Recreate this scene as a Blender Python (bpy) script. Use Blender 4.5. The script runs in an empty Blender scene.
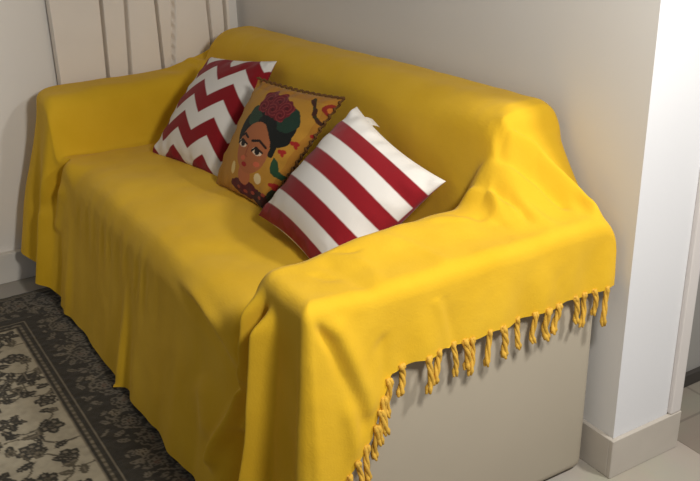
import bpy, bmesh, math, random
import numpy as np
from mathutils import Vector, Matrix

random.seed(7)
RNG = np.random.default_rng(11)
C = bpy.context.scene.collection
scene = bpy.context.scene

# ------------------------------------------------------------------ camera
PITCH, ROLL, YAW, FOC = 0.4131, -0.0234, 1.0267, 940.48
cam_data = bpy.data.cameras.new('camera')
cam = bpy.data.objects.new('camera', cam_data)
C.objects.link(cam)
cam_data.sensor_width = 36.0
cam_data.lens = FOC / 700.0 * 36.0
cam_data.clip_start = 0.05
_fh = Vector((-math.sin(YAW), math.cos(YAW), 0))
_up = Vector((0, 0, 1))
_r = Vector((math.cos(YAW), math.sin(YAW), 0))
_F = _fh * math.cos(PITCH) - _up * math.sin(PITCH)
_U = _fh * math.sin(PITCH) + _up * math.cos(PITCH)
_r2 = _r * math.cos(ROLL) + _U * math.sin(ROLL)
_U2 = -_r * math.sin(ROLL) + _U * math.cos(ROLL)
cam.matrix_world = Matrix(((_r2.x, _U2.x, -_F.x, 3.0833),
                           (_r2.y, _U2.y, -_F.y, -1.4406),
                           (_r2.z, _U2.z, -_F.z, 1.4049),
                           (0, 0, 0, 1)))
scene.camera = cam

# ------------------------------------------------------------------ world, lamps, exposure
world = bpy.data.worlds.new('room_ambience')
scene.world = world
world.use_nodes = True
_bg = world.node_tree.nodes['Background']
_bg.inputs['Color'].default_value = (0.98, 0.98, 1.0, 1)
_bg.inputs['Strength'].default_value = 0.235


def area(name, loc, aim, size, power, color):
    d = bpy.data.lights.new(name, 'AREA')
    d.shape = 'DISK'
    d.size = size
    d.energy = power
    d.color = color
    o = bpy.data.objects.new(name, d)
    C.objects.link(o)
    o.location = loc
    o.rotation_euler = (Vector(aim) - Vector(loc)).to_track_quat('-Z', 'Y').to_euler()
    return o


area('main_lamp_light', (2.75, -0.64, 1.62), (0.9, -0.4, 0.6), 0.24, 19, (1.0, 0.965, 0.90))  # main room lamp, set well below the ceiling
area('added_wall_end_light', (2.95, 0.5, 2.15), (1.85, 0.0, 0.8), 0.25, 28, (1.0, 0.975, 0.93))  # added unseen lamp, brightens the wall end and right arm
area('room_fill_light', (2.6, -2.6, 2.5), (1.2, -0.6, 0.4), 0.9, 0.8, (1.0, 0.93, 0.84))

scene.view_settings.view_transform = 'Standard'
scene.view_settings.look = 'None'
scene.view_settings.exposure = 0.0
scene.view_settings.gamma = 1.0
scene.view_settings.use_curve_mapping = False


# ------------------------------------------------------------------ helpers
def lin(c):
    return tuple(((v / 255.0) / 12.92 if v / 255.0 <= 0.04045 else ((v / 255.0 + 0.055) / 1.055) ** 2.4) for v in c)


def principled(name):
    m = bpy.data.materials.new(name)
    m.use_nodes = True
    nt = m.node_tree
    b = nt.nodes['Principled BSDF']
    return m, nt, b


def mat_simple(name, rgb, rough=0.7, var=0.06, scale=6.0, bump=0.0, bscale=200.0, bdist=0.002, sheen=0.0, spec=0.3):
    """noise-varied colour with an optional fine bump"""
    m, nt, b = principled(name)
    tc = nt.nodes.new('ShaderNodeTexCoord')
    n = nt.nodes.new('ShaderNodeTexNoise')
    n.inputs['Scale'].default_value = scale
    n.inputs['Detail'].default_value = 4
    nt.links.new(tc.outputs['Object'], n.inputs['Vector'])
    r = nt.nodes.new('ShaderNodeValToRGB')
    c = np.array(lin(rgb))
    r.color_ramp.elements[0].position = 0.3
    r.color_ramp.elements[1].position = 0.7
    r.color_ramp.elements[0].color = (*np.clip(c * (1 - var), 0, 1), 1)
    r.color_ramp.elements[1].color = (*np.clip(c * (1 + var), 0, 1), 1)
    nt.links.new(n.outputs['Fac'], r.inputs['Fac'])
    nt.links.new(r.outputs['Color'], b.inputs['Base Color'])
    b.inputs['Roughness'].default_value = rough
    b.inputs['Specular IOR Level'].default_value = spec
    if sheen:
        b.inputs['Sheen Weight'].default_value = sheen
    if bump:
        n2 = nt.nodes.new('ShaderNodeTexNoise')
        n2.inputs['Scale'].default_value = bscale
        n2.inputs['Detail'].default_value = 3
        nt.links.new(tc.outputs['Object'], n2.inputs['Vector'])
        bp = nt.nodes.new('ShaderNodeBump')
        bp.inputs['Strength'].default_value = bump
        bp.inputs['Distance'].default_value = bdist
        nt.links.new(n2.outputs['Fac'], bp.inputs['Height'])
        nt.links.new(bp.outputs['Normal'], b.inputs['Normal'])
    return m


def mat_attr(name, rough=0.85, bump=0.15, bscale=350.0, sheen=0.1, spec=0.2, weave=True):
    m, nt, b = principled(name)
    a = nt.nodes.new('ShaderNodeAttribute')
    a.attribute_name = 'pattern'
    nt.links.new(a.outputs['Color'], b.inputs['Base Color'])
    b.inputs['Roughness'].default_value = rough
    b.inputs['Specular IOR Level'].default_value = spec
    b.inputs['Sheen Weight'].default_value = sheen
    tc = nt.nodes.new('ShaderNodeTexCoord')
    n = nt.nodes.new('ShaderNodeTexNoise')
    n.inputs['Scale'].default_value = bscale
    nt.links.new(tc.outputs['Object'], n.inputs['Vector'])
    bp = nt.nodes.new('ShaderNodeBump')
    bp.inputs['Strength'].default_value = bump
    bp.inputs['Distance'].default_value = 0.002
    nt.links.new(n.outputs['Fac'], bp.inputs['Height'])
    nt.links.new(bp.outputs['Normal'], b.inputs['Normal'])
    return m


def link(name, me, mat=None, parent=None, smooth=True):
    o = bpy.data.objects.new(name, me)
    C.objects.link(o)
    if mat:
        me.materials.append(mat)
    if smooth:
        me.polygons.foreach_set('use_smooth', [True] * len(me.polygons))
    if parent:
        o.parent = parent
    return o


def mesh_np(name, V, F, col=None):
    me = bpy.data.meshes.new(name)
    me.from_pydata([tuple(map(float, v)) for v in V], [], [tuple(map(int, f)) for f in F])
    me.update()
    if col is not None:
        at = me.color_attributes.new('pattern', 'FLOAT_COLOR', 'POINT')
        c4 = np.ones((len(V), 4), np.float32)
        c4[:, :3] = col
        at.data.foreach_set('color', c4.ravel())
    return me


def from_bm(name, bm, mat, parent=None, smooth=False):
    me = bpy.data.meshes.new(name)
    bm.to_mesh(me)
    bm.free()
    return link(name, me, mat, parent, smooth)


def box_bm(x0, x1, y0, y1, z0, z1, bevel=0.0, seg=3):
    bm = bmesh.new()
    bmesh.ops.create_cube(bm, size=1.0)
    for v in bm.verts:
        v.co = Vector((x0 + (v.co.x + .5) * (x1 - x0), y0 + (v.co.y + .5) * (y1 - y0), z0 + (v.co.z + .5) * (z1 - z0)))
    if bevel:
        bmesh.ops.bevel(bm, geom=bm.edges[:], offset=bevel, segments=seg, affect='EDGES', profile=0.5)
    return bm


def thing(name, label, cat, loc=(0, 0, 0), group=None):
    o = bpy.data.objects.new(name, None)
    C.objects.link(o)
    o.location = loc
    o['label'] = label
    o['category'] = cat
    o.empty_display_size = 0.1
    if group:
        o['group'] = group
    return o


def struct(o):
    o['kind'] = 'structure'
    return o


def sstep(a, b, x):
    t = np.clip((x - a) / (b - a), 0, 1)
    return t * t * (3 - 2 * t)


def smax(a, b, k):
    h = np.clip(0.5 + 0.5 * (a - b) / k, 0, 1)
    return b * (1 - h) + a * h + k * h * (1 - h)


_G = RNG.random((64, 64))


def vnoise(x, y):
    xi = np.floor(x).astype(int)
    yi = np.floor(y).astype(int)
    fx = x - xi
    fy = y - yi
    fx = fx * fx * fx * (fx * (fx * 6 - 15) + 10)
    fy = fy * fy * fy * (fy * (fy * 6 - 15) + 10)
    g = lambda i, j: _G[i % 64, j % 64]
    return (g(xi, yi) * (1 - fx) * (1 - fy) + g(xi + 1, yi) * fx * (1 - fy)
            + g(xi, yi + 1) * (1 - fx) * fy + g(xi + 1, yi + 1) * fx * fy) * 2 - 1


def fbm(x, y, o=3):
    s = 0
    a = 1.0
    for k in range(o):
        s = s + a * vnoise(x * 2 ** k + 17.3 * k, y * 2 ** k + 5.1 * k)
        a *= 0.5
    return s


def seg_dist(px, py, pts):
    """distance of points to a polyline and the fraction along it"""
    best = np.full(np.shape(px), 1e9)
    frac = np.zeros(np.shape(px))
    pts = [np.array(p, float) for p in pts]
    L = [np.linalg.norm(pts[i + 1] - pts[i]) for i in range(len(pts) - 1)]
    tot = sum(L)
    acc = 0
    for i in range(len(pts) - 1):
        a, b = pts[i], pts[i + 1]
        d = b - a
        t = np.clip(((px - a[0]) * d[0] + (py - a[1]) * d[1]) / (d @ d), 0, 1)
        dist = np.hypot(px - a[0] - t * d[0], py - a[1] - t * d[1])
        m = dist < best
        best = np.where(m, dist, best)
        frac = np.where(m, (acc + t * L[i]) / tot, frac)
        acc += L[i]
    return best, frac


def ridge(px, py, pts, w, amp, fade=0.25):
    d, f = seg_dist(px, py, pts)
    e = np.clip(np.minimum(f, 1 - f) / fade, 0, 1) if fade > 0 else 1.0
    if fade > 0:
        e = e * e * (3 - 2 * e)
    return amp * np.exp(-(d / w) ** 2) * e


# ------------------------------------------------------------------ materials
def wall_mat(name, rgb):
    return mat_simple(name, rgb, rough=0.75, var=0.025, scale=1.6, bump=0.08, bscale=90, bdist=0.003, spec=0.25)


M_WALL = wall_mat('painted_plaster', (222, 220, 217))
M_WALL_LEFT = wall_mat('lit_plaster', (244, 239, 232))  # paler copy of the wall paint, lamp light put into its colour
M_WALL_END = wall_mat('white_paint', (220, 220, 222))
M_CASING = mat_simple('casing_paint', (214, 208, 204), rough=0.45, var=0.02)
M_SHADEGREY = wall_mat('shade_grey_plaster', (150, 147, 142))  # hall wall's shade put into the grey; ceiling uses it too


def tile_mat(name, rgb, grout, w, h, rough, off=(0, 0, 0), mortar=0.004):
    m, nt, b = principled(name)
    tc = nt.nodes.new('ShaderNodeTexCoord')
    mp = nt.nodes.new('ShaderNodeMapping')
    mp.inputs['Location'].default_value = off
    nt.links.new(tc.outputs['Object'], mp.inputs['Vector'])
    br = nt.nodes.new('ShaderNodeTexBrick')
    br.offset = 0.0
    br.inputs['Scale'].default_value = 1.0
    br.inputs['Brick Width'].default_value = w
    br.inputs['Row Height'].default_value = h
    br.inputs['Mortar Size'].default_value = mortar
    br.inputs['Mortar Smooth'].default_value = 0.1
    c = np.array(lin(rgb))
    br.inputs['Color1'].default_value = (*c, 1)
    br.inputs['Color2'].default_value = (*(c * 0.96), 1)
    br.inputs['Mortar'].default_value = (*lin(grout), 1)
    nt.links.new(mp.outputs['Vector'], br.inputs['Vector'])
    n = nt.nodes.new('ShaderNodeTexNoise')
    n.inputs['Scale'].default_value = 5
    n.inputs['Detail'].default_value = 6
    nt.links.new(tc.outputs['Object'], n.inputs['Vector'])
    mx = nt.nodes.new('ShaderNodeMix')
    mx.data_type = 'RGBA'
    mx.blend_type = 'OVERLAY'
    mx.inputs[0].default_value = 0.15
    nt.links.new(br.outputs['Color'], mx.inputs[6])
    nt.links.new(n.outputs['Color'], mx.inputs[7])
    nt.links.new(mx.outputs[2], b.inputs['Base Color'])
    b.inputs['Roughness'].default_value = rough
    return m


M_FLOOR = tile_mat('porcelain_floor_tile', (172, 164, 152), (144, 138, 126), 0.6, 0.6, 0.22, (0.13, 0.21, 0), 0.003)
M_BASE = mat_simple('porcelain_skirting', (188, 180, 169), rough=0.3, var=0.05, scale=9)
M_BASE_TOP = mat_simple('pale_skirting', (232, 226, 216), rough=0.4, var=0.03)
M_DARKSTRIP = mat_simple('dark_strip', (62, 58, 54), rough=0.5, var=0.05)

# ------------------------------------------------------------------ room shell
XC, TH, HB = 1.8534, 0.180, 0.104
XW = -0.045
struct(from_bm('floor', box_bm(-0.2, 4.6, -3.6, 2.6, -0.05, 0.0), M_FLOOR))
struct(from_bm('floor', box_bm(1.30, 4.6, 0.24, 2.6, 0.0002, 0.0012), tile_mat('hall_floor_shade_tile', (134, 126, 114), (116, 108, 98), 0.45, 0.45, 0.3)))  # thin slab beyond the wall end, hall shade put into its colour
struct(from_bm('ceiling', box_bm(-0.2, 4.6, -3.6, 2.6, 2.6, 2.65), M_SHADEGREY))
struct(from_bm('wall_left', box_bm(XW - 0.12, XW, -3.6, 0.2, 0.0, 2.6), M_WALL_LEFT))


def wall_back():
    bm = box_bm(XW, XC, 0.0, TH, 0.0, 2.6)
    o = from_bm('wall_back', bm, M_WALL)
    o.data.materials.append(M_WALL_END)
    for p in o.data.polygons:
        if p.normal.x > 0.9:
            p.material_index = 1
    return struct(o)


wall_back()
# wall seen through the opening beyond the wall end
struct(from_bm('wall_right', box_bm(1.40, 1.685, 0.30, 2.4, 0.0012, 2.6), M_SHADEGREY))
struct(from_bm('dark_strip_right', box_bm(1.6855, 1.70, 0.30, 2.4, 0.0013, 0.040, 0.002, 1), M_DARKSTRIP))  # low dark strip along the foot of the hall wall
BT = 0.012


def base_profile(name, pts, mat):
    """extruded skirting following plan points (outer face), thickness inwards"""
    return None


struct(from_bm('baseboard_back', box_bm(XW + 0.0275, XC, -BT, -0.0002, 0.0, HB, 0.0015, 1), M_BASE))
struct(from_bm('baseboard_end', box_bm(XC + 0.0002, XC + BT, -BT, TH + 0.038, 0.0, HB, 0.0015, 1), M_BASE))
struct(from_bm('baseboard_left', box_bm(XW + 0.0002, XW + 0.027, -3.6, -0.0125, 0.0, HB, 0.0015, 1), M_BASE_TOP))
struct(from_bm('trim_1', box_bm(XC - 0.12, XC + BT - 0.001, TH + 0.0005, TH + 0.036, HB + 0.0005, 2.6, 0.004, 2), M_CASING))


# ------------------------------------------------------------------ rug
def build_rug():
    x0, x1, y0, y1 = 0.105, 2.25, -2.25, -0.758
    step = 0.0042
    nx = int((x1 - x0) / step)
    ny = int((y1 - y0) / step)
    X, Y = np.meshgrid(np.linspace(x0, x1, nx), np.linspace(y0, y1, ny), indexing='ij')
    cream = np.array(lin((172, 162, 140)))
    dark = np.array(lin((54, 50, 42)))
    olive = np.array(lin((92, 84, 68)))
    mid = np.array(lin((126, 116, 98)))
    rust = np.array(lin((96, 70, 58)))
    # distance to the nearest edge = border coordinate
    db = np.minimum(np.minimum(X - x0, x1 - X), np.minimum(Y - y0, y1 - Y))
    col = np.zeros(X.shape + (3,))
    col[:] = cream
    wob = fbm(X * 60, Y * 60, 2)

    def put(mask, c):
        col[mask] = c

    def flower(cx, cy, R, n, ph, c1, c2, c3=None):
        s = (np.abs(X - cx) < R * 1.3) & (np.abs(Y - cy) < R * 1.3)
        if not s.any():
            return
        dx = X[s] - cx
        dy = Y[s] - cy
        r = np.hypot(dx, dy) + wob[s] * R * 0.06
        a = np.arctan2(dy, dx) + ph
        k = R * (0.72 + 0.28 * np.abs(np.cos(a * n / 2)))
        sub = col[s]
        sub[r < k] = c1
        sub[(r < k * 0.72) & (np.cos(a * n) > 0.1) & (r > k * 0.42)] = c2
        sub[r < k * 0.3] = c3 if c3 is not None else c2
        sub[r < k * 0.14] = c1
        col[s] = sub

    def leaf(cx, cy, L, W, an, c1, vein=None):
        s = (np.abs(X - cx) < L * 1.2) & (np.abs(Y - cy) < L * 1.2)
        if not s.any():
            return
        dx = X[s] - cx
        dy = Y[s] - cy
        u = (dx * math.cos(an) + dy * math.sin(an)) / L
        v = (-dx * math.sin(an) + dy * math.cos(an)) / W
        lob = 1 - u * u
        m = (np.abs(u) < 1) & (np.abs(v) < lob * (0.8 + 0.3 * np.abs(np.sin(u * 7))))
        sub = col[s]
        sub[m] = c1
        if vein is not None:
            sub[m & (np.abs(v) < 0.12)] = vein
        col[s] = sub

    def vine(pts, w, c):
        for i in range(len(pts) - 1):
            a, b = pts[i], pts[i + 1]
            bx = (min(a[0], b[0]) - .01, max(a[0], b[0]) + .01, min(a[1], b[1]) - .01, max(a[1], b[1]) + .01)
            s = (X > bx[0]) & (X < bx[1]) & (Y > bx[2]) & (Y < bx[3])
            if not s.any():
                continue
            d, _ = seg_dist(X[s], Y[s], [a, b])
            sub = col[s]
            sub[d < w] = c
            col[s] = sub

    rr = random.Random(5)
    # field: branching sprays with lobed leaves and rosettes, staggered rows
    row = 0
    y = -1.045
    while y > y0 + 0.2:
        x = x0 + 0.28 + (0.07 if row % 2 else 0.0)
        while x < x1 - 0.22:
            jx, jy = x + rr.uniform(-.012, .012), y + rr.uniform(-.012, .012)
            a0 = rr.uniform(0, 6.28)
            pts = [(jx + 0.075 * math.cos(a0 + t * 1.1) * (0.3 + t * 0.45), jy + 0.075 * math.sin(a0 + t * 1.1) * (0.3 + t * 0.45)) for t in np.linspace(0, 2.6, 12)]
            vine(pts, 0.0028, olive)
            for t in (2, 5, 8, 11):
                px, py = pts[t]
                an = rr.uniform(0, 6.28)
                leaf(px + .014 * math.cos(an), py + .014 * math.sin(an), rr.uniform(.019, .028), rr.uniform(.010, .015), an, dark if rr.random() < .7 else olive, mid)
            if rr.random() < 0.62:
                flower(jx, jy, rr.uniform(.028, .037), rr.choice((5, 6)), rr.uniform(0, 6), dark, mid, olive)
            else:
                for q in range(5):
                    leaf(jx + .022 * math.cos(q * 1.26 + a0), jy + .022 * math.sin(q * 1.26 + a0), .02, .0115, q * 1.26 + a0, dark, olive)
            flower(pts[-1][0], pts[-1][1], rr.uniform(.014, .02), 5, rr.uniform(0, 6), olive, mid, dark)
            x += 0.140
        y -= 0.088
        row += 1
    # border field
    bw = 0.218
    put(db < bw + 0.028, mid)
    put(db < bw + 0.024, dark)
    put((db < bw + 0.017) & (db > bw + 0.006), olive)
    tt = np.where((Y - y0 < bw + .03) | (y1 - Y < bw + .03), X, Y)
    put((db < bw + 0.0145) & (db > bw + 0.0085) & (np.sin(tt * 2 * math.pi / 0.022) > 0.1), mid)
    put(db < bw, dark)
    put((db < bw - 0.004) & (db > bw - 0.008), mid)
    put((db < 0.03) & (db > 0.026), mid)
    put((db < 0.022) & (db > 0.008) & (np.sin(tt * 2 * math.pi / 0.03) > 0.2), olive)

    # border meander of rosettes and curling leaves
    def along(n, f):
        for k in range(n):
            f(k, x0 + 0.1 + (x1 - x0 - 0.2) * k / (n - 1), y1 - 0.108, 0)
            f(k, x0 + 0.1 + (x1 - x0 - 0.2) * k / (n - 1), y0 + 0.108, 0)
        m = int(n * 0.7)
        for k in range(m):
            f(k, x0 + 0.108, y0 + 0.1 + (y1 - y0 - 0.2) * k / (m - 1), 1)
            f(k, x1 - 0.108, y0 + 0.1 + (y1 - y0 - 0.2) * k / (m - 1), 1)

    greyb = np.array(lin((112, 104, 90)))

    def motif(k, cx, cy, ax):
        e1 = (1, 0) if ax == 0 else (0, 1)
        e2 = (0, 1) if ax == 0 else (1, 0)
        sg = 1 if k % 2 else -1
        P = lambda a, b: (cx + e1[0] * a + e2[0] * b, cy + e1[1] * a + e2[1] * b)
        pts = [P(t * 0.085, sg * 0.045 * math.cos(t * math.pi)) for t in np.linspace(0, 1, 10)]
        vine(pts, 0.003, greyb)
        fx, fy = P(0.0, sg * 0.012)
        big = rr.uniform(.034, .044)
        flower(fx, fy, big, 8, k, greyb, dark, greyb)
        flower(fx, fy, big * .86, 8, k, dark, dark, olive)
        flower(fx, fy, big * .62, 6, k * 2, greyb, dark, rust)
        for a, b, an in ((.04, .055, .7), (.04, -.055, -.7), (-.035, .06, 2.3), (-.035, -.06, -2.3), (.06, 0.01, 1.5)):
            lx, ly = P(a + rr.uniform(-.012, .012), sg * b + rr.uniform(-.01, .01))
            leaf(lx, ly, rr.uniform(.014, .024), rr.uniform(.006, .010), (an if ax == 0 else an + 1.57) * sg + rr.uniform(-.5, .5), greyb, dark)
        gx, gy = P(0.045, sg * -0.03)
        flower(gx, gy, rr.uniform(.012, .019), 5, k, mid, dark, dark)
        for q in range(14):
            sx, sy = P(rr.uniform(-.05, .05), rr.uniform(-.09, .09))
            leaf(sx, sy, rr.uniform(.006, .012), rr.uniform(.0025, .005), rr.uniform(0, 3), greyb if q % 3 else dark)

    along(20, motif)
    # worn pile: slight colour mottling
    col *= (1 + 0.12 * wob)[..., None]
    Z = 0.009 + 0.0008 * wob
    Z[db < 0.006] = 0.004
    V = np.stack([X, Y, Z], -1).reshape(-1, 3)
    idx = np.arange(nx * ny).reshape(nx, ny)
    F = np.stack([idx[:-1, :-1], idx[1:, :-1], idx[1:, 1:], idx[:-1, 1:]], -1).reshape(-1, 4)
    # skirt down to the floor
    per = np.concatenate([idx[:, 0], idx[-1, 1:], idx[-2::-1, -1], idx[0, -2:0:-1]])
    n0 = len(V)
    low = V[per].copy()
    low[:, 2] = 0.0005
    V = np.concatenate([V, low])
    cc = np.concatenate([col.reshape(-1, 3), col.reshape(-1, 3)[per]])
    m = len(per)
    F2 = [(per[(i + 1) % m], per[i], n0 + i, n0 + (i + 1) % m) for i in range(m)]
    me = mesh_np('rug', V, np.concatenate([F, np.array(F2)]), cc)
    o = link('rug', me, mat_attr('woven_rug', rough=0.95, bump=0.5, bscale=500, sheen=0.15), None, True)
    o['label'] = 'cream and dark brown floral rug with a wide border on the tiled floor'
    o['category'] = 'rug'


build_rug()


# ------------------------------------------------------------------ sofa
M_SOFA = mat_simple('greige_upholstery', (176, 166, 148), rough=0.6, var=0.03, scale=3, bump=0.1, bscale=400, bdist=0.001)
sofa = thing('sofa', 'two-seat grey-beige sofa hidden under a yellow throw, bare side panel showing', 'sofa', (0.9, -0.4, 0))


def sofa_part(name, *a, **k):
    bm = box_bm(*a, **k)
    bmesh.ops.translate(bm, verts=bm.verts, vec=(-0.9, 0.4, 0))
    return from_bm(name, bm, M_SOFA, sofa, True)


def shade_flatish(o):
    return o


sofa_part('arm', 1.640, 1.802, -0.735, -0.030, 0.0, 0.600, bevel=0.03, seg=5)
sofa_part('arm', 0.045, 0.190, -0.735, -0.030, 0.0, 0.605, bevel=0.03, seg=5)
sofa_part('seat_base', 0.1905, 1.6395, -0.735, -0.2005, 0.03, 0.30, bevel=0.01)
sofa_part('seat_cushion', 0.202, 0.901, -0.725, -0.215, 0.3005, 0.452, bevel=0.035, seg=5)
sofa_part('seat_cushion', 0.903, 1.603, -0.725, -0.215, 0.3005, 0.452, bevel=0.035, seg=5)
sofa_part('backrest', 0.2005, 1.6045, -0.200, -0.034, 0.05, 0.765, bevel=0.03, seg=5)

# ------------------------------------------------------------------ yellow throw
XL, XR, YF, YB = 0.022, 1.826, -0.775, -0.020
RCR, RCL = 0.016, 0.075        # plan radius of the right and left front corners


def samples(n, lo, hi, dens):
    t = np.linspace(lo, hi, 4000)
    w = np.ones_like(t)
    for c, wd, a in dens:
        w += a * np.exp(-((t - c) / wd) ** 2)
    cdf = np.concatenate([[0], np.cumsum((w[1:] + w[:-1]) / 2)])
    cdf /= cdf[-1]
    return np.interp(np.linspace(0, 1, n), cdf, t)


def back_top(x):
    return np.interp(x, [0.0, 0.06, 0.15, 0.6, 1.1, 1.6], [0.765, 0.785, 0.803, 0.820, 0.846, 0.861])


def edge_fall(d, r, slope):
    """height lost at plan distance d outside an edge whose rounding starts r inside"""
    q = np.clip((d + r) / r, 0, 1)
    f = r * (1 - np.sqrt(np.clip(1 - (0.985 * q) ** 2, 0, 1)))
    return f + np.maximum(d, 0) * slope


def height(x, y):
    front = np.clip((y - YF) / 0.75, 0, 1)          # 0 at the front, 1 at the back
    seat = 0.486 + 0.012 * np.exp(-((y + 0.5) / 0.16) ** 2) * np.exp(-((x - 0.9) / 0.6) ** 4) + 0.004 * fbm(x * 5, y * 5, 2)
    
    seat = seat - 0.10 * np.exp(-((x - 1.575) / 0.065) ** 2) * sstep(-0.58, -0.74, y)
    # right arm
    xin = 1.594 + 0.040 * (1 - front) ** 1.3
    armr = 0.652 + 0.03 * np.clip(1.75 - x, 0, .14) - edge_fall(xin - x, 0.04, 7.0) + 0.004 * fbm(x * 9 + 3, y * 9, 2)
    armr = armr + 0.020 * np.exp(-((y + 0.45) / 0.22) ** 2) * np.exp(-((x - 1.655) / 0.07) ** 2)
    # left arm
    arml = 0.660 - edge_fall(x - 0.205 + 0.02 * front, 0.06, 6.0) + 0.004 * fbm(x * 9 + 9, y * 7, 2)
    arml = arml + 0.035 * sstep(-0.40, -0.08, y) + 0.006
    # back
    yb = -0.205 - 0.10 * np.clip((0.80 - 0.5) / 0.3, 0, 1) * 0
    bk = back_top(x) - edge_fall((yb) - y, 0.085, 6.5+ 0 * x)
    bk = bk - edge_fall(x - 1.636, 0.045, 7.0)
    bk = bk - edge_fall(0.135 - x, 0.06, 4.0)
    h = smax(seat, armr, 0.05)
    h = smax(h, arml, 0.055)
    h = smax(h, bk, 0.06)
    # tented cloth between the back's end and the arm, falling to the rim
    d = np.hypot(np.maximum(x - 1.622, 0), 1.25 * np.maximum(-0.175 - y, 0))
    tent = 0.50 + 0.338 * np.exp(-d / 0.18) - 0.6 * np.maximum(0, -0.33 - y) - 0.30 * (1 - sstep(1.46, 1.625, x))
    h = smax(h, tent, 0.035)
    # left corner, bridge from back to arm
    tl = 0.74 - 0.45 * np.maximum(x - 0.05, 0) - np.maximum(0, -0.10 - y) * 0.5
    h = smax(h, np.where(x < 0.5, tl, 0), 0.03)
    return h


def surf_detail(x, y):
    """creases of the cloth on the top surface (height change)"""
    d = np.zeros_like(x)
    d += ridge(x, y, [(1.635, -0.195), (1.652, -0.160), (1.67, -0.12), (1.74, -0.06), (1.81, -0.05)], 0.012, 0.030, 0.12)
    d -= ridge(x, y, [(1.625, -0.210), (1.658, -0.180), (1.69, -0.135), (1.76, -0.085)], 0.014, 0.026, 0.2)
    d += ridge(x, y, [(1.60, -0.28), (1.66, -0.24), (1.72, -0.25)], 0.012, 0.016)
    d -= ridge(x, y, [(1.62, -0.26), (1.70, -0.215), (1.77, -0.20)], 0.010, 0.014)
    d += ridge(x, y, [(1.69, -0.30), (1.73, -0.20), (1.80, -0.16)], 0.013, 0.008)
    d -= ridge(x, y, [(1.66, -0.34), (1.70, -0.27), (1.75, -0.25)], 0.010, 0.006)
    # across the right arm
    d += ridge(x, y, [(1.64, -0.52), (1.72, -0.47), (1.83, -0.44)], 0.010, 0.004)
    d -= ridge(x, y, [(1.66, -0.66), (1.74, -0.64), (1.83, -0.63)], 0.014, 0.006)
    d += ridge(x, y, [(1.65, -0.40), (1.68, -0.33), (1.69, -0.28)], 0.012, 0.005)
    d -= ridge(x, y, [(1.70, -0.695), (1.735, -0.675), (1.75, -0.65)], 0.006, 0.006)
    d += ridge(x, y, [(1.69, -0.60), (1.74, -0.585), (1.80, -0.60)], 0.008, 0.004)
    d -= ridge(x, y, [(1.655, -0.62), (1.675, -0.60), (1.69, -0.57)], 0.005, 0.006)
    # fold marks on the back's front face
    d += ridge(x, y, [(1.30, -0.222), (1.45, -0.226), (1.60, -0.228)], 0.006, 0.020)
    d -= ridge(x, y, [(1.30, -0.236), (1.45, -0.240), (1.60, -0.242)], 0.006, 0.016)
    d += ridge(x, y, [(0.75, -0.215), (1.05, -0.214), (1.25, -0.218)], 0.005, 0.008)
    # left arm sag and creases
    d -= ridge(x, y, [(0.03, -0.33), (0.12, -0.30), (0.20, -0.28)], 0.03, 0.008)
    d += ridge(x, y, [(0.02, -0.25), (0.12, -0.21), (0.22, -0.20)], 0.014, 0.008)
    d -= ridge(x, y, [(0.10, -0.22), (0.17, -0.27), (0.215, -0.33)], 0.012, 0.008)
    d -= ridge(x, y, [(0.24, -0.72), (0.245, -0.55), (0.25, -0.35)], 0.014, 0.010)
    # seat: long soft creases
    d += ridge(x, y, [(0.45, -0.70), (0.70, -0.60), (1.05, -0.55)], 0.05, 0.005)
    d -= ridge(x, y, [(1.10, -0.74), (1.20, -0.62), (1.40, -0.55)], 0.04, 0.006)
    d += ridge(x, y, [(0.40, -0.745), (0.9, -0.735), (1.4, -0.74)], 0.02, 0.004)
    return d


def front_detail(x, z):
    """creases on the front of the throw, outwards positive, in (x, z)"""
    p = (x, z)
    d = ridge(*p, [(1.668, .635), (1.642, .52), (1.610, .42), (1.545, .30), (1.475, .18), (1.45, .10)], 0.014, 0.042, 0.10)
    d = d - ridge(*p, [(1.60, .58), (1.590, .51), (1.585, .45)], 0.030, 0.055, 0.2)
    d = d + ridge(*p, [(1.50, .50), (1.54, .455), (1.59, .415)], 0.011, 0.026, 0.2)
    d = d + ridge(*p, [(1.12, .455), (1.28, .455), (1.42, .435), (1.52, .405), (1.595, .395)], 0.013, 0.014, 0.45)
    d = d - ridge(*p, [(1.16, .43), (1.30, .43), (1.42, .41), (1.52, .375), (1.57, .36)], 0.018, 0.010, 0.45)
    d = d - ridge(*p, [(1.684, .61), (1.660, .45), (1.628, .26), (1.612, .05)], 0.013, 0.042, 0.10)
    d = d + ridge(*p, [(1.708, .61), (1.686, .45), (1.660, .22), (1.655, .0)], 0.013, 0.052, 0.08)
    d = d - ridge(*p, [(1.580, .26), (1.560, .15), (1.550, .02)], 0.030, 0.055, 0.15)
    d = d + ridge(*p, [(1.36, .30), (1.40, .22), (1.44, .16)], 0.05, 0.014, 0.3)
    d = d - ridge(*p, [(1.765, .45), (1.76, .28), (1.76, .03)], 0.03, 0.010, 0.3)
    # beside the left arm: valley along the seat's edge, cloth swinging out to the left
    d = d - ridge(*p, [(.275, .50), (.245, .45), (.222, .38), (.19, .30)], 0.014, 0.030, 0.15)
    d = d + ridge(*p, [(.30, .43), (.275, .36), (.25, .24)], 0.022, 0.016, 0.2)
    # small gathers under the seat's front edge
    gz = np.exp(-((z - .36) / .07) ** 2) * sstep(.34, .45, x) * (1 - sstep(1.0, 1.15, x))
    return d + gz * 0.0035 * (np.sin(x * 85 + 3 * vnoise(x * 9, z * 4)) + 0.6 * np.sin(x * 137 + 2))


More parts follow.
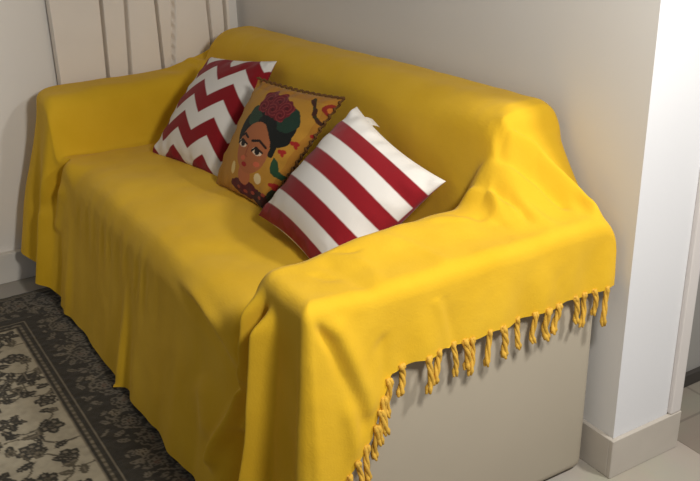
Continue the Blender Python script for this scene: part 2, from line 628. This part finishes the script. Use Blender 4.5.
def build_throw():
    nx, ny = 330, 230
    xs = samples(nx, XL, XR, [(XL, .03, 5), (XR, .03, 5), (0.22, .05, 2.5), (1.62, .06, 5), (1.68, .05, 2)])
    ys = samples(ny, YF, YB, [(YF, .03, 5), (YB, .02, 4), (-0.225, .035, 6), (-0.1, .06, 1)])
    X, Y = np.meshgrid(xs, ys, indexing='ij')
    # round the two front corners in plan
    for sx, cx, RC in ((1, XR - RCR, RCR), (-1, XL + RCL, RCL)):
        a = (X - cx) * sx / RC
        b = (YF + RC - Y) / RC
        m = (a > 0) & (b > 0)
        a2, b2 = a * np.sqrt(np.clip(1 - b * b / 2, 0, 1)), b * np.sqrt(np.clip(1 - a * a / 2, 0, 1))
        X = np.where(m, cx + sx * a2 * RC, X)
        Y = np.where(m, YF + RC - b2 * RC, Y)
    H = height(X, Y) + surf_detail(X, Y) + 0.0012 * fbm(X * 22, Y * 22, 2)
    # distance inside the rim
    RC = np.where(X > 0.9, RCR, RCL)
    qx = np.abs(X - (XL + XR) / 2) - ((XR - XL) / 2 - RC)
    qy = np.where(Y < -0.4, (YF + RC) - Y, -1)
    sd = np.where((qx > 0) & (qy > 0), np.hypot(qx, qy) - RC, np.maximum(qx, qy) - RC)
    dr = np.maximum(-sd, 0)
    rr = 0.032 + 0.055 * sstep(.30, .40, X) * (1 - sstep(1.40, 1.56, X))

    def fall(d, r):
        q = np.clip(1 - d / r, 0, 1)
        return r * (1 - np.sqrt(np.clip(1 - q * q, 0, 1)))
    H = H - fall(dr, rr) - fall(np.maximum(YB - Y, 0), 0.05)
    RIM0 = np.stack([X, Y], -1)
    Y = Y - front_detail(X, H) * (1 - sstep(YF + 0.004, YF + 0.075, Y))
    V = np.stack([X, Y, H], -1)
    idx = np.arange(nx * ny).reshape(nx, ny)
    F = list(np.stack([idx[:-1, :-1], idx[1:, :-1], idx[1:, 1:], idx[:-1, 1:]], -1).reshape(-1, 4))
    V = V.reshape(-1, 3)
    # rim loop: right side from the back to the front, front, left side to the back
    rim = np.concatenate([idx[-1, ::-1], idx[-2::-1, 0], idx[0, 1:]])
    R = V[rim].copy()
    R[:, :2] = RIM0.reshape(-1, 2)[rim]
    seg = np.linalg.norm(np.diff(R[:, :2], axis=0), axis=1)
    S = np.concatenate([[0], np.cumsum(seg)])
    T2 = np.gradient(R[:, :2], axis=0)
    T2 /= np.linalg.norm(T2, axis=1)[:, None] + 1e-9
    N2 = np.stack([T2[:, 1], -T2[:, 0]], 1)           # candidate outward normal
    cen = np.array([0.9, -0.4])
    if ((R[:, :2] - cen) * N2).sum() < 0:
        N2 = -N2
    for _ in range(6):
        N2[1:-1] = (N2[:-2] + N2[1:-1] * 2 + N2[2:]) / 4
    N2 /= np.linalg.norm(N2, axis=1)[:, None]
    s_c1 = (YB - (YF + RCR))                            # start of the right-front corner
    s_front = s_c1 + RCR * 1.5708
    x_of_s = XR - RCR - (S - s_front)
    s_l = s_front + (XR - XL - RCR - RCL)
    sx = lambda x: s_front + (XR - RCR - x)
    kn = [(0, .492), (.20, .487), (.35, .481), (.50, .478), (.575, .466), (.592, .432), (.608, .392), (.624, .345), (.68, .285), (.72, .22), (.79, .10),
          (.90, .045), (1.0, .028), (sx(.9), .026), (sx(.40), .026), (sx(.31), .032), (sx(.26), .05), (sx(.18), .085), (s_l, .13), (s_l + .12, .16), (s_l + .25, .20), (s_l + .9, .3)]
    hem = np.interp(S, [k[0] for k in kn], [k[1] for k in kn])
    hem += 0.002 * np.sin(S * 61) * (S < .58) + 0.0015 * np.sin(S * 97 + 1) * (S < .58)
    frontness = sstep(s_c1 + 0.01, s_front + 0.02, S) * (1 - sstep(s_l + 0.03, s_l + 0.15, S))
    leftness = sstep(s_l + 0.03, s_l + .15, S)
    flare = 0.006 + 0.072 * frontness + 0.012 * np.exp(-((S - (s_c1 + s_front) / 2 + .02) / 0.09) ** 2) + 0.0 * leftness
    flare = flare * (1 - leftness) + 0.004 * leftness
    flare = flare * (1 - 0.80 * sstep(1.60, 1.68, x_of_s) * frontness)
    K = 84
    ring = [rim]
    rows = []
    for k in range(1, K + 1):
        t = k / K
        z = R[:, 2] + (hem - R[:, 2]) * t
        drop = R[:, 2] - z
        xx = x_of_s
        o = flare * (drop / 0.42) ** 1.15
        # long soft hanging folds, growing towards the hem
        g = sstep(0.0, 0.35, drop) * frontness
        wav = 0.0
        for xc, w, a in ((0.07, .030, .030), (0.13, .02, -.014), (0.20, .026, .022), (0.27, .025, -.014), (0.36, .022, .012), (0.52, .05, -.006), (0.855, .013, .026), (0.90, .03, -.010),
                         (0.95, .06, .006), (1.12, .03, -.004), (1.22, .04, .008), (1.34, .03, -.008)):
            wav = wav + a * np.exp(-((xx - xc - 0.05 * (0.3 - z)) / w) ** 2)
        o = o + wav * g
        o = o + frontness * front_detail(xx, z)
        # the corner flap on the side: folds in arc-length coordinates
        q = (S, z)
        o = o - ridge(*q, [(.738, .63), (.705, .57), (.675, .49), (.650, .42), (.636, .35)], 0.008, 0.013, 0.15)
        o = o + ridge(*q, [(.705, .63), (.672, .55), (.638, .46), (.618, .38)], 0.018, 0.012, 0.15)
        o = o + ridge(*q, [(.690, .46), (.672, .40), (.660, .30)], 0.010, 0.010, 0.3)
        o = o - ridge(*q, [(.600, .56), (.590, .50), (.588, .44)], 0.012, 0.008, 0.2)
        # side overhang: soft ripples
        side = 1 - sstep(s_c1 - .12, s_c1 - .02, S)
        o = o + side * sstep(0, .12, drop) * 0.004 * (np.sin(S * 40 + 0.6) + 0.7 * np.sin(S * 67))
        o = o + side * ridge(*q, [(.475, .60), (.452, .53), (.440, .47)], 0.006, 0.006, 0.1)
        o = o - side * ridge(*q, [(.462, .60), (.438, .53), (.428, .47)], 0.007, 0.004, 0.1)
        # left end
        o = o + leftness * sstep(0, .3, drop) * 0.004 * np.sin(S * 45)
        o = o + 0.0016 * fbm(S * 14, z * 9, 3) * sstep(0, .06, drop)
        P = np.empty((len(rim), 3))
        P[:, :2] = R[:, :2] + N2 * o[:, None]
        P[:, 2] = z
        # keep clear of the left wall
        P[:, 0] = np.maximum(P[:, 0], 0.012 - 0.045 * sstep(-0.72, -0.77, P[:, 1]))
        rows.append(P)
    base = len(V)
    V = np.concatenate([V] + rows)
    n = len(rim)
    prev = rim
    for k in range(K):
        cur = base + k * n + np.arange(n)
        F += [(prev[i], prev[i + 1], cur[i + 1], cur[i]) for i in range(n - 1)]
        prev = cur
    bottom = V[prev].copy()
    # back rim: a short tail behind the sofa back
    bk = idx[:, -1]
    tail0 = len(V)
    tails = []
    for k in range(1, 6):
        q = V[bk].copy()
        q[:, 2] -= 0.02 * k
        tails.append(q)
    V = np.concatenate([V] + tails)
    prev = bk
    for k in range(5):
        cur = tail0 + k * nx + np.arange(nx)
        F += [(prev[i + 1], prev[i], cur[i], cur[i + 1]) for i in range(nx - 1)]
        prev = cur
    F = np.array(F)
    # relax the cloth a little (keeps the hem and borders)
    E = np.concatenate([F[:, [0, 1]], F[:, [1, 2]], F[:, [2, 3]], F[:, [3, 0]]])
    E = np.unique(np.sort(E, 1), axis=0)
    cnt = np.bincount(E.ravel(), minlength=len(V))
    fixed = np.zeros(len(V), bool)
    fixed[base + (K - 1) * n: base + K * n] = True
    for it in range(5):
        A = np.zeros_like(V)
        for ax in range(3):
            A[:, ax] = np.bincount(E[:, 0], V[E[:, 1], ax], len(V)) + np.bincount(E[:, 1], V[E[:, 0], ax], len(V))
        A /= cnt[:, None]
        V[~fixed] = V[~fixed] * 0.5 + A[~fixed] * 0.5
    return V, F, bottom, S


def cloth_mat():
    m, nt, b = principled('yellow_cotton')
    tc = nt.nodes.new('ShaderNodeTexCoord')
    n = nt.nodes.new('ShaderNodeTexNoise')
    n.inputs['Scale'].default_value = 7
    n.inputs['Detail'].default_value = 5
    nt.links.new(tc.outputs['Object'], n.inputs['Vector'])
    r = nt.nodes.new('ShaderNodeValToRGB')
    r.color_ramp.elements[0].position = 0.3
    r.color_ramp.elements[1].position = 0.7
    r.color_ramp.elements[0].color = (*lin((218, 173, 34)), 1)
    r.color_ramp.elements[1].color = (*lin((226, 182, 44)), 1)
    nt.links.new(n.outputs['Fac'], r.inputs['Fac'])
    nt.links.new(r.outputs['Color'], b.inputs['Base Color'])
    b.inputs['Roughness'].default_value = 0.85
    b.inputs['Specular IOR Level'].default_value = 0.15
    b.inputs['Sheen Weight'].default_value = 0.08
    # slubby weave bump: stretched noises
    mp = nt.nodes.new('ShaderNodeMapping')
    mp.inputs['Scale'].default_value = (90, 160, 160)
    nt.links.new(tc.outputs['Object'], mp.inputs['Vector'])
    n2 = nt.nodes.new('ShaderNodeTexNoise')
    n2.inputs['Scale'].default_value = 1.6
    n2.inputs['Detail'].default_value = 4
    nt.links.new(mp.outputs['Vector'], n2.inputs['Vector'])
    n3 = nt.nodes.new('ShaderNodeTexNoise')
    n3.inputs['Scale'].default_value = 22
    n3.inputs['Detail'].default_value = 5
    nt.links.new(tc.outputs['Object'], n3.inputs['Vector'])
    ad = nt.nodes.new('ShaderNodeMath')
    ad.operation = 'MULTIPLY_ADD'
    ad.inputs[1].default_value = 0.35
    nt.links.new(n2.outputs['Fac'], ad.inputs[0])
    nt.links.new(n3.outputs['Fac'], ad.inputs[2])
    bp = nt.nodes.new('ShaderNodeBump')
    bp.inputs['Strength'].default_value = 0.30
    bp.inputs['Distance'].default_value = 0.005
    nt.links.new(ad.outputs[0], bp.inputs['Height'])
    nt.links.new(bp.outputs['Normal'], b.inputs['Normal'])
    return m


M_CLOTH = cloth_mat()
M_TASSEL = mat_simple('yellow_yarn', (216, 170, 66), rough=0.9, var=0.08, scale=60, bump=0.3, bscale=500, bdist=0.002)

ORG = np.array([0.9, -0.4, 0.0])
throw = thing('throw_blanket', 'yellow cotton throw with knotted fringe draped over the whole sofa', 'throw blanket', tuple(ORG))
TV, TF, BOT, TS = build_throw()
link('cloth', mesh_np('cloth', TV - ORG, TF), M_CLOTH, throw, True)


def tube(bm, pts, rad, sides=7):
    rings = []
    up = Vector((0.3, 0.9, 0.1))
    for i, p in enumerate(pts):
        d = (pts[min(i + 1, len(pts) - 1)] - pts[max(i - 1, 0)]).normalized()
        a = d.cross(up).normalized()
        b = d.cross(a)
        rings.append([bm.verts.new(p + (a * math.cos(k * 2 * math.pi / sides) + b * math.sin(k * 2 * math.pi / sides)) * rad[i]) for k in range(sides)])
    for i in range(len(rings) - 1):
        for k in range(sides):
            bm.faces.new((rings[i][k], rings[i][(k + 1) % sides], rings[i + 1][(k + 1) % sides], rings[i + 1][k]))
    bm.faces.new(rings[0][::-1])
    bm.faces.new(rings[-1])


def tassel(p, L, rnd, thick=1.0):
    """a knotted tassel of two twisted yarns with a frayed end"""
    bm = bmesh.new()
    bend = Vector((rnd.uniform(-.003, .006), rnd.uniform(-.009, .009), 0))
    n = 22
    tw = rnd.uniform(0.9, 1.6)
    ph = rnd.uniform(0, 6)
    for k in range(3):
        pts = []
        rad = []
        for i in range(n):
            t = i / (n - 1)
            a = ph + k * 2.094 + t * tw * 2 * math.pi * 0.7
            sp = 0.0030 * thick * (1 + 0.9 * max(0, t - 0.75) * 4 * 0.5)
            c = Vector(p) + Vector((0, 0, 0.006 - L * t)) + bend * (t * t) + Vector((0.002 * math.sin(t * 6 + ph), 0.003 * math.sin(t * 5 + ph * 2), 0))
            pts.append(c + Vector((math.cos(a) * sp, math.sin(a) * sp, 0)))
            kn = 1 + 0.45 * math.exp(-((t - 0.10) / 0.05) ** 2) + 0.35 * math.exp(-((t - 0.86) / 0.04) ** 2)
            rad.append(0.0040 * thick * kn * (1 - 0.35 * max(0, t - 0.9) * 10))
        tube(bm, pts, rad, 7)
    bmesh.ops.translate(bm, verts=bm.verts, vec=-Vector(ORG))
    return from_bm('tassel', bm, M_TASSEL, throw, True)


rnd = random.Random(3)
ty = np.interp([387, 402, 425, 434, 454, 463, 469, 485, 499, 515, 531, 542, 556, 573, 584, 592, 601],
               [385, 425, 470, 527, 560, 600], [-.607, -.514, -.405, -.259, -.169, -.052])
tl = [.085, .068, .082, .070, .078, .072, .085, .080, .074, .072, .070, .076, .066, .066, .080, .066, .094]
for y, L in zip(ty, tl):
    s = YB - y
    p = np.array([np.interp(s, TS, BOT[:, a]) for a in range(3)])
    tassel(p + [0.0, rnd.uniform(-.003, .003), 0.002], L, rnd, rnd.uniform(.85, 1.1))
for s in (.598, .607, .618, .640, .662, .684, .706, .73, .755):
    p = np.array([np.interp(s, TS, BOT[:, a]) for a in range(3)])
    tassel(p + [0.003, 0, 0.003], rnd.uniform(.07, .09), rnd, rnd.uniform(.9, 1.1))


# ------------------------------------------------------------------ curtain
def build_curtain():
    ys = np.linspace(-0.670, -0.050, 900)
    zs = np.linspace(0.22, 2.35, 60)
    Y, Z = np.meshgrid(ys, zs, indexing='ij')
    # lines of the pleats at z = .92, each leaning a little; every panel slants back to the next line
    lines = ((-0.672, 0), (-0.499, .03), (-0.415, .05), (-0.313, -.01), (-0.246, .10), (-0.128, -.03), (-0.063, 0), (0.02, 0))
    x = np.zeros_like(Y)
    for (y0, l0), (y1, l1) in zip(lines[:-1], lines[1:]):
        a = y0 + l0 * (Z - 0.92)
        b = y1 + l1 * (Z - 0.92)
        t = (Y - a) / (b - a)
        inside = (t >= 0) & (t < 1)
        pan = 0.005 - 0.008 * t - 0.042 * np.exp(-((1 - t) * (b - a) / 0.0055) ** 4) - 0.042 * np.exp(-(t * (b - a) / 0.003) ** 4)
        x = np.where(inside, pan, x)
    x += 0.0025 * np.sin(Y * 34 + Z * 1.2) - 0.001
    x = np.clip(x, XW + 0.004, 0.008)
    V = np.stack([x, Y, Z], -1).reshape(-1, 3)
    n, m = Y.shape
    idx = np.arange(n * m).reshape(n, m)
    F = np.stack([idx[:-1, :-1], idx[1:, :-1], idx[1:, 1:], idx[:-1, 1:]], -1).reshape(-1, 4)
    o = link('curtain', mesh_np('curtain', V, F), mat_simple('curtain_linen', (246, 238, 228), rough=0.85, var=0.03, scale=4, bump=0.15, bscale=300, bdist=0.001), None, True)
    o['label'] = 'pale pinkish cream pleated curtain hanging on the wall behind the left arm'
    o['category'] = 'curtain'


build_curtain()


# ------------------------------------------------------------------ pillows
def pillow_shape(TL, TR, BL, BR, thick, pinch, n=230, seed=0, droop=0.0):
    TL, TR, BL, BR = [np.array(p, float) for p in (TL, TR, BL, BR)]
    a = np.linspace(-1, 1, n)
    # denser near the seams
    a = np.sign(a) * (1 - (1 - np.abs(a)) ** 1.25)
    A, B = np.meshgrid(a, a, indexing='ij')
    A2 = A * (1 - pinch * (1 - B * B) * A * A)
    B2 = B * (1 - pinch * (1 - A * A) * B * B)
    u = (A2 + 1) / 2
    v = (B2 + 1) / 2
    Pm = (BL * ((1 - u) * (1 - v))[..., None] + BR * (u * (1 - v))[..., None] + TL * ((1 - u) * v)[..., None] + TR * (u * v)[..., None])
    nrm = np.cross(TR - TL + BR - BL, TL - BL + TR - BR)
    nrm = nrm / np.linalg.norm(nrm)
    # nrm points to the back or the front; make it face the room (-y)
    if nrm[1] > 0:
        nrm = -nrm
    prof = np.clip((1 - A * A) * (1 - B * B), 0, 1) ** 0.55
    wr = 0.006 * fbm(A * 2.2 + seed, B * 2.2 + seed * 3, 3) * (1 - np.clip((1 - A * A) * (1 - B * B), 0, 1)) ** 2 * np.clip((1 - np.maximum(abs(A), abs(B))) * 12, 0, 1)
    # radiating puckers at the seams
    ang = 0.0025 * np.sin(B * 21 + seed) * np.clip((np.abs(A) - .7) / .3, 0, 1) * np.clip((1 - abs(A)) * 14, 0, 1)
    ang += 0.0025 * np.sin(A * 19 + seed) * np.clip((np.abs(B) - .7) / .3, 0, 1) * np.clip((1 - abs(B)) * 14, 0, 1)
    fr = Pm + nrm * (prof * thick * 0.5 + wr + ang)[..., None]
    bk = Pm - nrm * (prof * thick * 0.42)[..., None]
    return (A + 1) / 2, (B + 1) / 2, fr, bk, nrm


def pillow_mesh(name, U, Vv, fr, bk, colf, backcol):
    n = U.shape[0]
    idx = np.arange(n * n).reshape(n, n)
    VA = fr.reshape(-1, 3)
    F1 = np.stack([idx[:-1, :-1], idx[1:, :-1], idx[1:, 1:], idx[:-1, 1:]], -1).reshape(-1, 4)
    inner = np.ones((n, n), bool)
    inner[0] = inner[-1] = inner[:, 0] = inner[:, -1] = False
    idb = idx.copy()
    idb[inner] = n * n + np.arange(inner.sum())
    F2 = np.stack([idb[:-1, :-1], idb[:-1, 1:], idb[1:, 1:], idb[1:, :-1]], -1).reshape(-1, 4)
    V = np.concatenate([VA, bk[inner]])
    col = np.concatenate([colf(U, Vv).reshape(-1, 3), np.tile(np.array(lin(backcol)), (inner.sum(), 1))])
    cen = (fr[n // 2, n // 2] + bk[n // 2, n // 2]) / 2
    cen[2] = fr[..., 2].min()
    return V - cen, np.concatenate([F1, F2]), col, cen


RED = (136, 20, 30)
WHITE = (226, 222, 216)


def two_tone(f, soft):
    """f in band units: even bands white, odd bands red, with slightly soft printed edges"""
    w = np.clip(0.5 + (0.5 - np.abs((f / 2) % 1 - 0.25 - np.where((f / 2) % 1 > 0.75, 1, 0)) * 2) * 1.0 / soft, 0, 1)[..., None]
    return np.array(lin(WHITE)) * w + np.array(lin(RED)) * (1 - w)


def chevron(U, V):
    per_u, per_v, amp = 0.40, 0.305, 0.15
    tri = np.abs(((U - 0.17) / per_u) % 1 - 0.5) * 2      # 1 at the valley lines, 0 at peaks between
    return two_tone(2 * (V - 0.118 + amp * tri) / per_v + 8, 0.05)


def stripes(U, V):
    return two_tone(np.maximum((1 - V) * 8 - 0.12 + 0.22 * np.sin(np.pi * U), 0.4), 0.06)


def portrait(U, V):
    # design drawn in the layout frame of the cover's front
    TL, TR, BL, BR = [np.array(p, float) for p in ((160, 25), (450, 82), (15, 365), (185, 460))]
    P = (BL * ((1 - U) * (1 - V))[..., None] + BR * (U * (1 - V))[..., None] + TL * ((1 - U) * V)[..., None] + TR * (U * V)[..., None])
    x, y = P[..., 0] - (98 - 74 * U), P[..., 1] + 6
    col = np.zeros(U.shape + (3,))
    col[:] = lin((178, 130, 48))
    wob = fbm(U * 14, V * 14, 2)
    W = lambda m, c: col.__setitem__(m, lin(c))

    def ell(cx, cy, a, b, rot=0.0, soft=0.0):
        dx, dy = x - cx, y - cy
        r = math.radians(rot)
        p = (dx * math.cos(r) + dy * math.sin(r)) / a
        q = (-dx * math.sin(r) + dy * math.cos(r)) / b
        return p * p + q * q + wob * soft < 1

    def line(pts, w):
        d, _ = seg_dist(x, y, pts)
        return d < w
    W((V > .93) | (U > .96), (170, 118, 44))
    # dark dress and shawl at the bottom
    W(ell(95, 400, 60, 30, 22, .2), (84, 24, 30))
    W(ell(160, 440, 50, 26, 25, .2), (60, 30, 26))
    for q in ((70, 395), (100, 385), (125, 415), (150, 430), (92, 410), (170, 420)):
        W(ell(*q, 8, 6), (150, 66, 48))
    W(ell(210, 430, 30, 34, 30, .3), (44, 52, 38))
    # neck and hair behind
    W(ell(105, 355, 26, 34, 15), (176, 104, 66))
    W(ell(235, 205, 72, 52, -38), (26, 28, 26))
    W(ell(190, 205, 98, 55, 20), (26, 28, 26))
    W(ell(118, 205, 34, 62, 20), (26, 28, 26))
    W(ell(272, 175, 34, 48, 20, .3), (34, 56, 44))
    W(ell(140, 160, 30, 34, 0, .3), (40, 62, 46))
    # face
    W(ell(148, 268, 62, 88, 24), (166, 100, 62))
    W(line([(196, 176), (214, 215), (228, 262), (214, 290)], 9), (26, 28, 26))
    # cheek and nose shading belong to the print
    W(ell(108, 300, 10, 8), (196, 100, 70))
    W(ell(162, 322, 12, 9), (196, 100, 70))
    W(line([(132, 262), (118, 292), (126, 297)], 2.6), (150, 82, 54))
    # eyes, brows (two separate brows), mouth
    for ex, ey in ((104, 252), (166, 281)):
        W(ell(ex, ey, 20, 12, 25), (220, 196, 170))
        W(ell(ex + 1, ey, 10, 11), (30, 22, 20))
        W(line([(ex - 20, ey - 3), (ex - 2, ey - 13), (ex + 20, ey + 4)], 3.4), (30, 22, 20))
    W(line([(96, 226), (112, 221), (126, 234)], 4.2), (32, 22, 20))
    W(line([(146, 246), (176, 246), (200, 268)], 4.2), (32, 22, 20))
    W(ell(111, 321, 11, 8, 20), (150, 34, 34))
    # earrings
    W(ell(58, 330, 9, 22, 20), (214, 190, 130))
    W(ell(158, 368, 13, 18, 20), (216, 196, 150))
    # roses in the hair
    for cx, cy, r in ((180, 100, 34), (222, 112, 36), (258, 135, 30), (205, 140, 30), (165, 128, 24), (240, 160, 24)):
        d = np.hypot(x - cx, y - cy)
        a = np.arctan2(y - cy, x - cx)
        m = d < r * (0.92 + 0.1 * np.cos(5 * a))
        W(m, (100, 26, 34))
        W(m & (np.sin(d * 0.55 + a * 2) > 0.55), (130, 50, 50))
        W(m & (d < r * .22), (80, 16, 24))
    # scalloped vine of leaves at the right
    W(line([(345, 95), (352, 130), (350, 155), (368, 180), (385, 196)], 6), (58, 52, 30))
    for q in ((345, 110, 60), (352, 140, 120), (362, 172, 40), (380, 190, 100)):
        W(ell(q[0], q[1], 15, 7, q[2], .3), (66, 40, 30))
    W(ell(396, 132, 20, 24, 30, .3), (140, 44, 34))
    W(ell(396, 132, 8, 10, 30), (196, 120, 50))
    W(line([(330, 235), (322, 275), (300, 320), (250, 372)], 3), (52, 62, 36))
    for q in ((330, 250, 80), (322, 285, 40), (306, 310, 110), (280, 345, 60)):
        W(ell(q[0], q[1], 16, 7, q[2], .2), (50, 66, 40))
    W(ell(222, 330, 13, 32, 10, .4), (40, 72, 48))
    W(ell(228, 350, 26, 11, 50, .4), (40, 72, 48))
    for hx, hy in ((343, 220), (252, 280), (206, 388), (290, 250)):
        W(ell(hx - 5, hy - 3, 8, 7) | ell(hx + 5, hy - 3, 8, 7) | ell(hx, hy + 6, 5, 8), (156, 40, 34))
    return col


def make_pillow(name, label, corners, thick, pinch, colf, backcol, seed, mat):
    U, Vv, fr, bk, nrm = pillow_shape(*corners, thick, pinch, seed=seed)
    V, F, col, cen = pillow_mesh(name, U, Vv, fr, bk, colf, backcol)
    t = thing(name, label, 'pillow', tuple(cen), 'throw pillows on the sofa')
    link('cover', mesh_np('cover', V, F, col), mat, t, True)
    return t, fr, bk, cen, nrm


M_COTTON = mat_attr('printed_cotton', rough=0.85, bump=0.12, bscale=420)
M_TAPESTRY = mat_attr('woven_tapestry', rough=0.9, bump=0.35, bscale=260)

make_pillow('throw_pillow', 'red and white chevron zigzag pillow leaning at the left end of the sofa',
            ((.360, -.285, .759), (.694, -.225, .799), (.369, -.513, .487), (.715, -.440, .492)), 0.13, 0.05, chevron, RED, 1.0, M_COTTON)
pt, pfr, pbk, pc, pn = make_pillow('throw_pillow', 'mustard tapestry pillow printed with a dark-haired woman and red roses',
                                   ((.790, -.335, .781), (1.102, -.255, .782), (.742, -.465, .488), (1.015, -.445, .494)), 0.12, 0.05, portrait, (60, 44, 30), 4.0, M_TAPESTRY)
st, sfr, sbk, scn, sn = make_pillow('throw_pillow', 'red and white striped pillow leaning against the right arm',
                                    ((1.192, -.268, .785), (1.545, -.262, .696), (1.112, -.512, .530), (1.478, -.515, .470)), 0.18, 0.09, stripes, RED, 7.0, M_COTTON)


def trim_cord():
    """dark looped trim along the top and right seams of the tapestry pillow"""
    n = pfr.shape[0]
    path = [pfr[i, -1] for i in range(n)] + [pfr[-1, j] for j in range(n - 2, -1, -1)]
    path = np.array(path)
    s = np.concatenate([[0], np.cumsum(np.linalg.norm(np.diff(path, axis=0), axis=1))])
    m = 520
    ss = np.linspace(0, s[-1], m)
    pts = np.stack([np.interp(ss, s, path[:, a]) for a in range(3)], 1)
    cen = pfr.reshape(-1, 3).mean(0)
    out = pts - cen
    out /= np.linalg.norm(out, axis=1)[:, None]
    pts = pts + out * (0.002 + 0.0045 * np.sin(ss * 2 * math.pi / 0.021))[:, None] + np.array(pn) * (0.003 * np.cos(ss * 2 * math.pi / 0.021))[:, None]
    bm = bmesh.new()
    tube(bm, [Vector(p - pc) for p in pts], [0.0034] * m, 7)
    o = from_bm('trim', bm, mat_simple('trim_yarn', (104, 72, 36), rough=0.95, var=0.15, scale=80), pt, True)
    o['label'] = 'dark brown looped cord trim'


trim_cord()


def care_tag():
    n = sfr.shape[0]
    i = int(np.argmin(np.abs(((np.linspace(-1, 1, n) + 1) / 2) - 0.22)))
    p = Vector(sfr[i, -1])
    q = Vector(sfr[i + 14, -1])
    e = (q - p).normalized()
    up = (Vector(sfr[i, -1]) - Vector(sfr[i, -20])).normalized()
    nn = Vector(sn)
    bm = bmesh.new()
    w, h, th = 0.036, 0.024, 0.0014
    cols = 8
    ringsf = []
    for k in range(cols + 1):
        t = k / cols
        c = p + up * (t * h - 0.002) + e * (t * 0.006) + nn * (0.006 * math.sin(t * 2.6))
        ringsf.append([bm.verts.new(c - Vector(scn) + e * sx * w / 2 + nn * sy * th / 2) for sx, sy in ((-1, 1), (1, 1), (1, -1), (-1, -1))])
    for k in range(cols):
        for j in range(4):
            bm.faces.new((ringsf[k][j], ringsf[k][(j + 1) % 4], ringsf[k + 1][(j + 1) % 4], ringsf[k + 1][j]))
    bm.faces.new(ringsf[0])
    bm.faces.new(ringsf[-1][::-1])
    bmesh.ops.recalc_face_normals(bm, faces=bm.faces[:])
    o = from_bm('care_tag', bm, mat_simple('satin_label', (228, 222, 212), rough=0.5, var=0.03), st, False)
    o['label'] = 'small white care tag at the top seam'


care_tag()
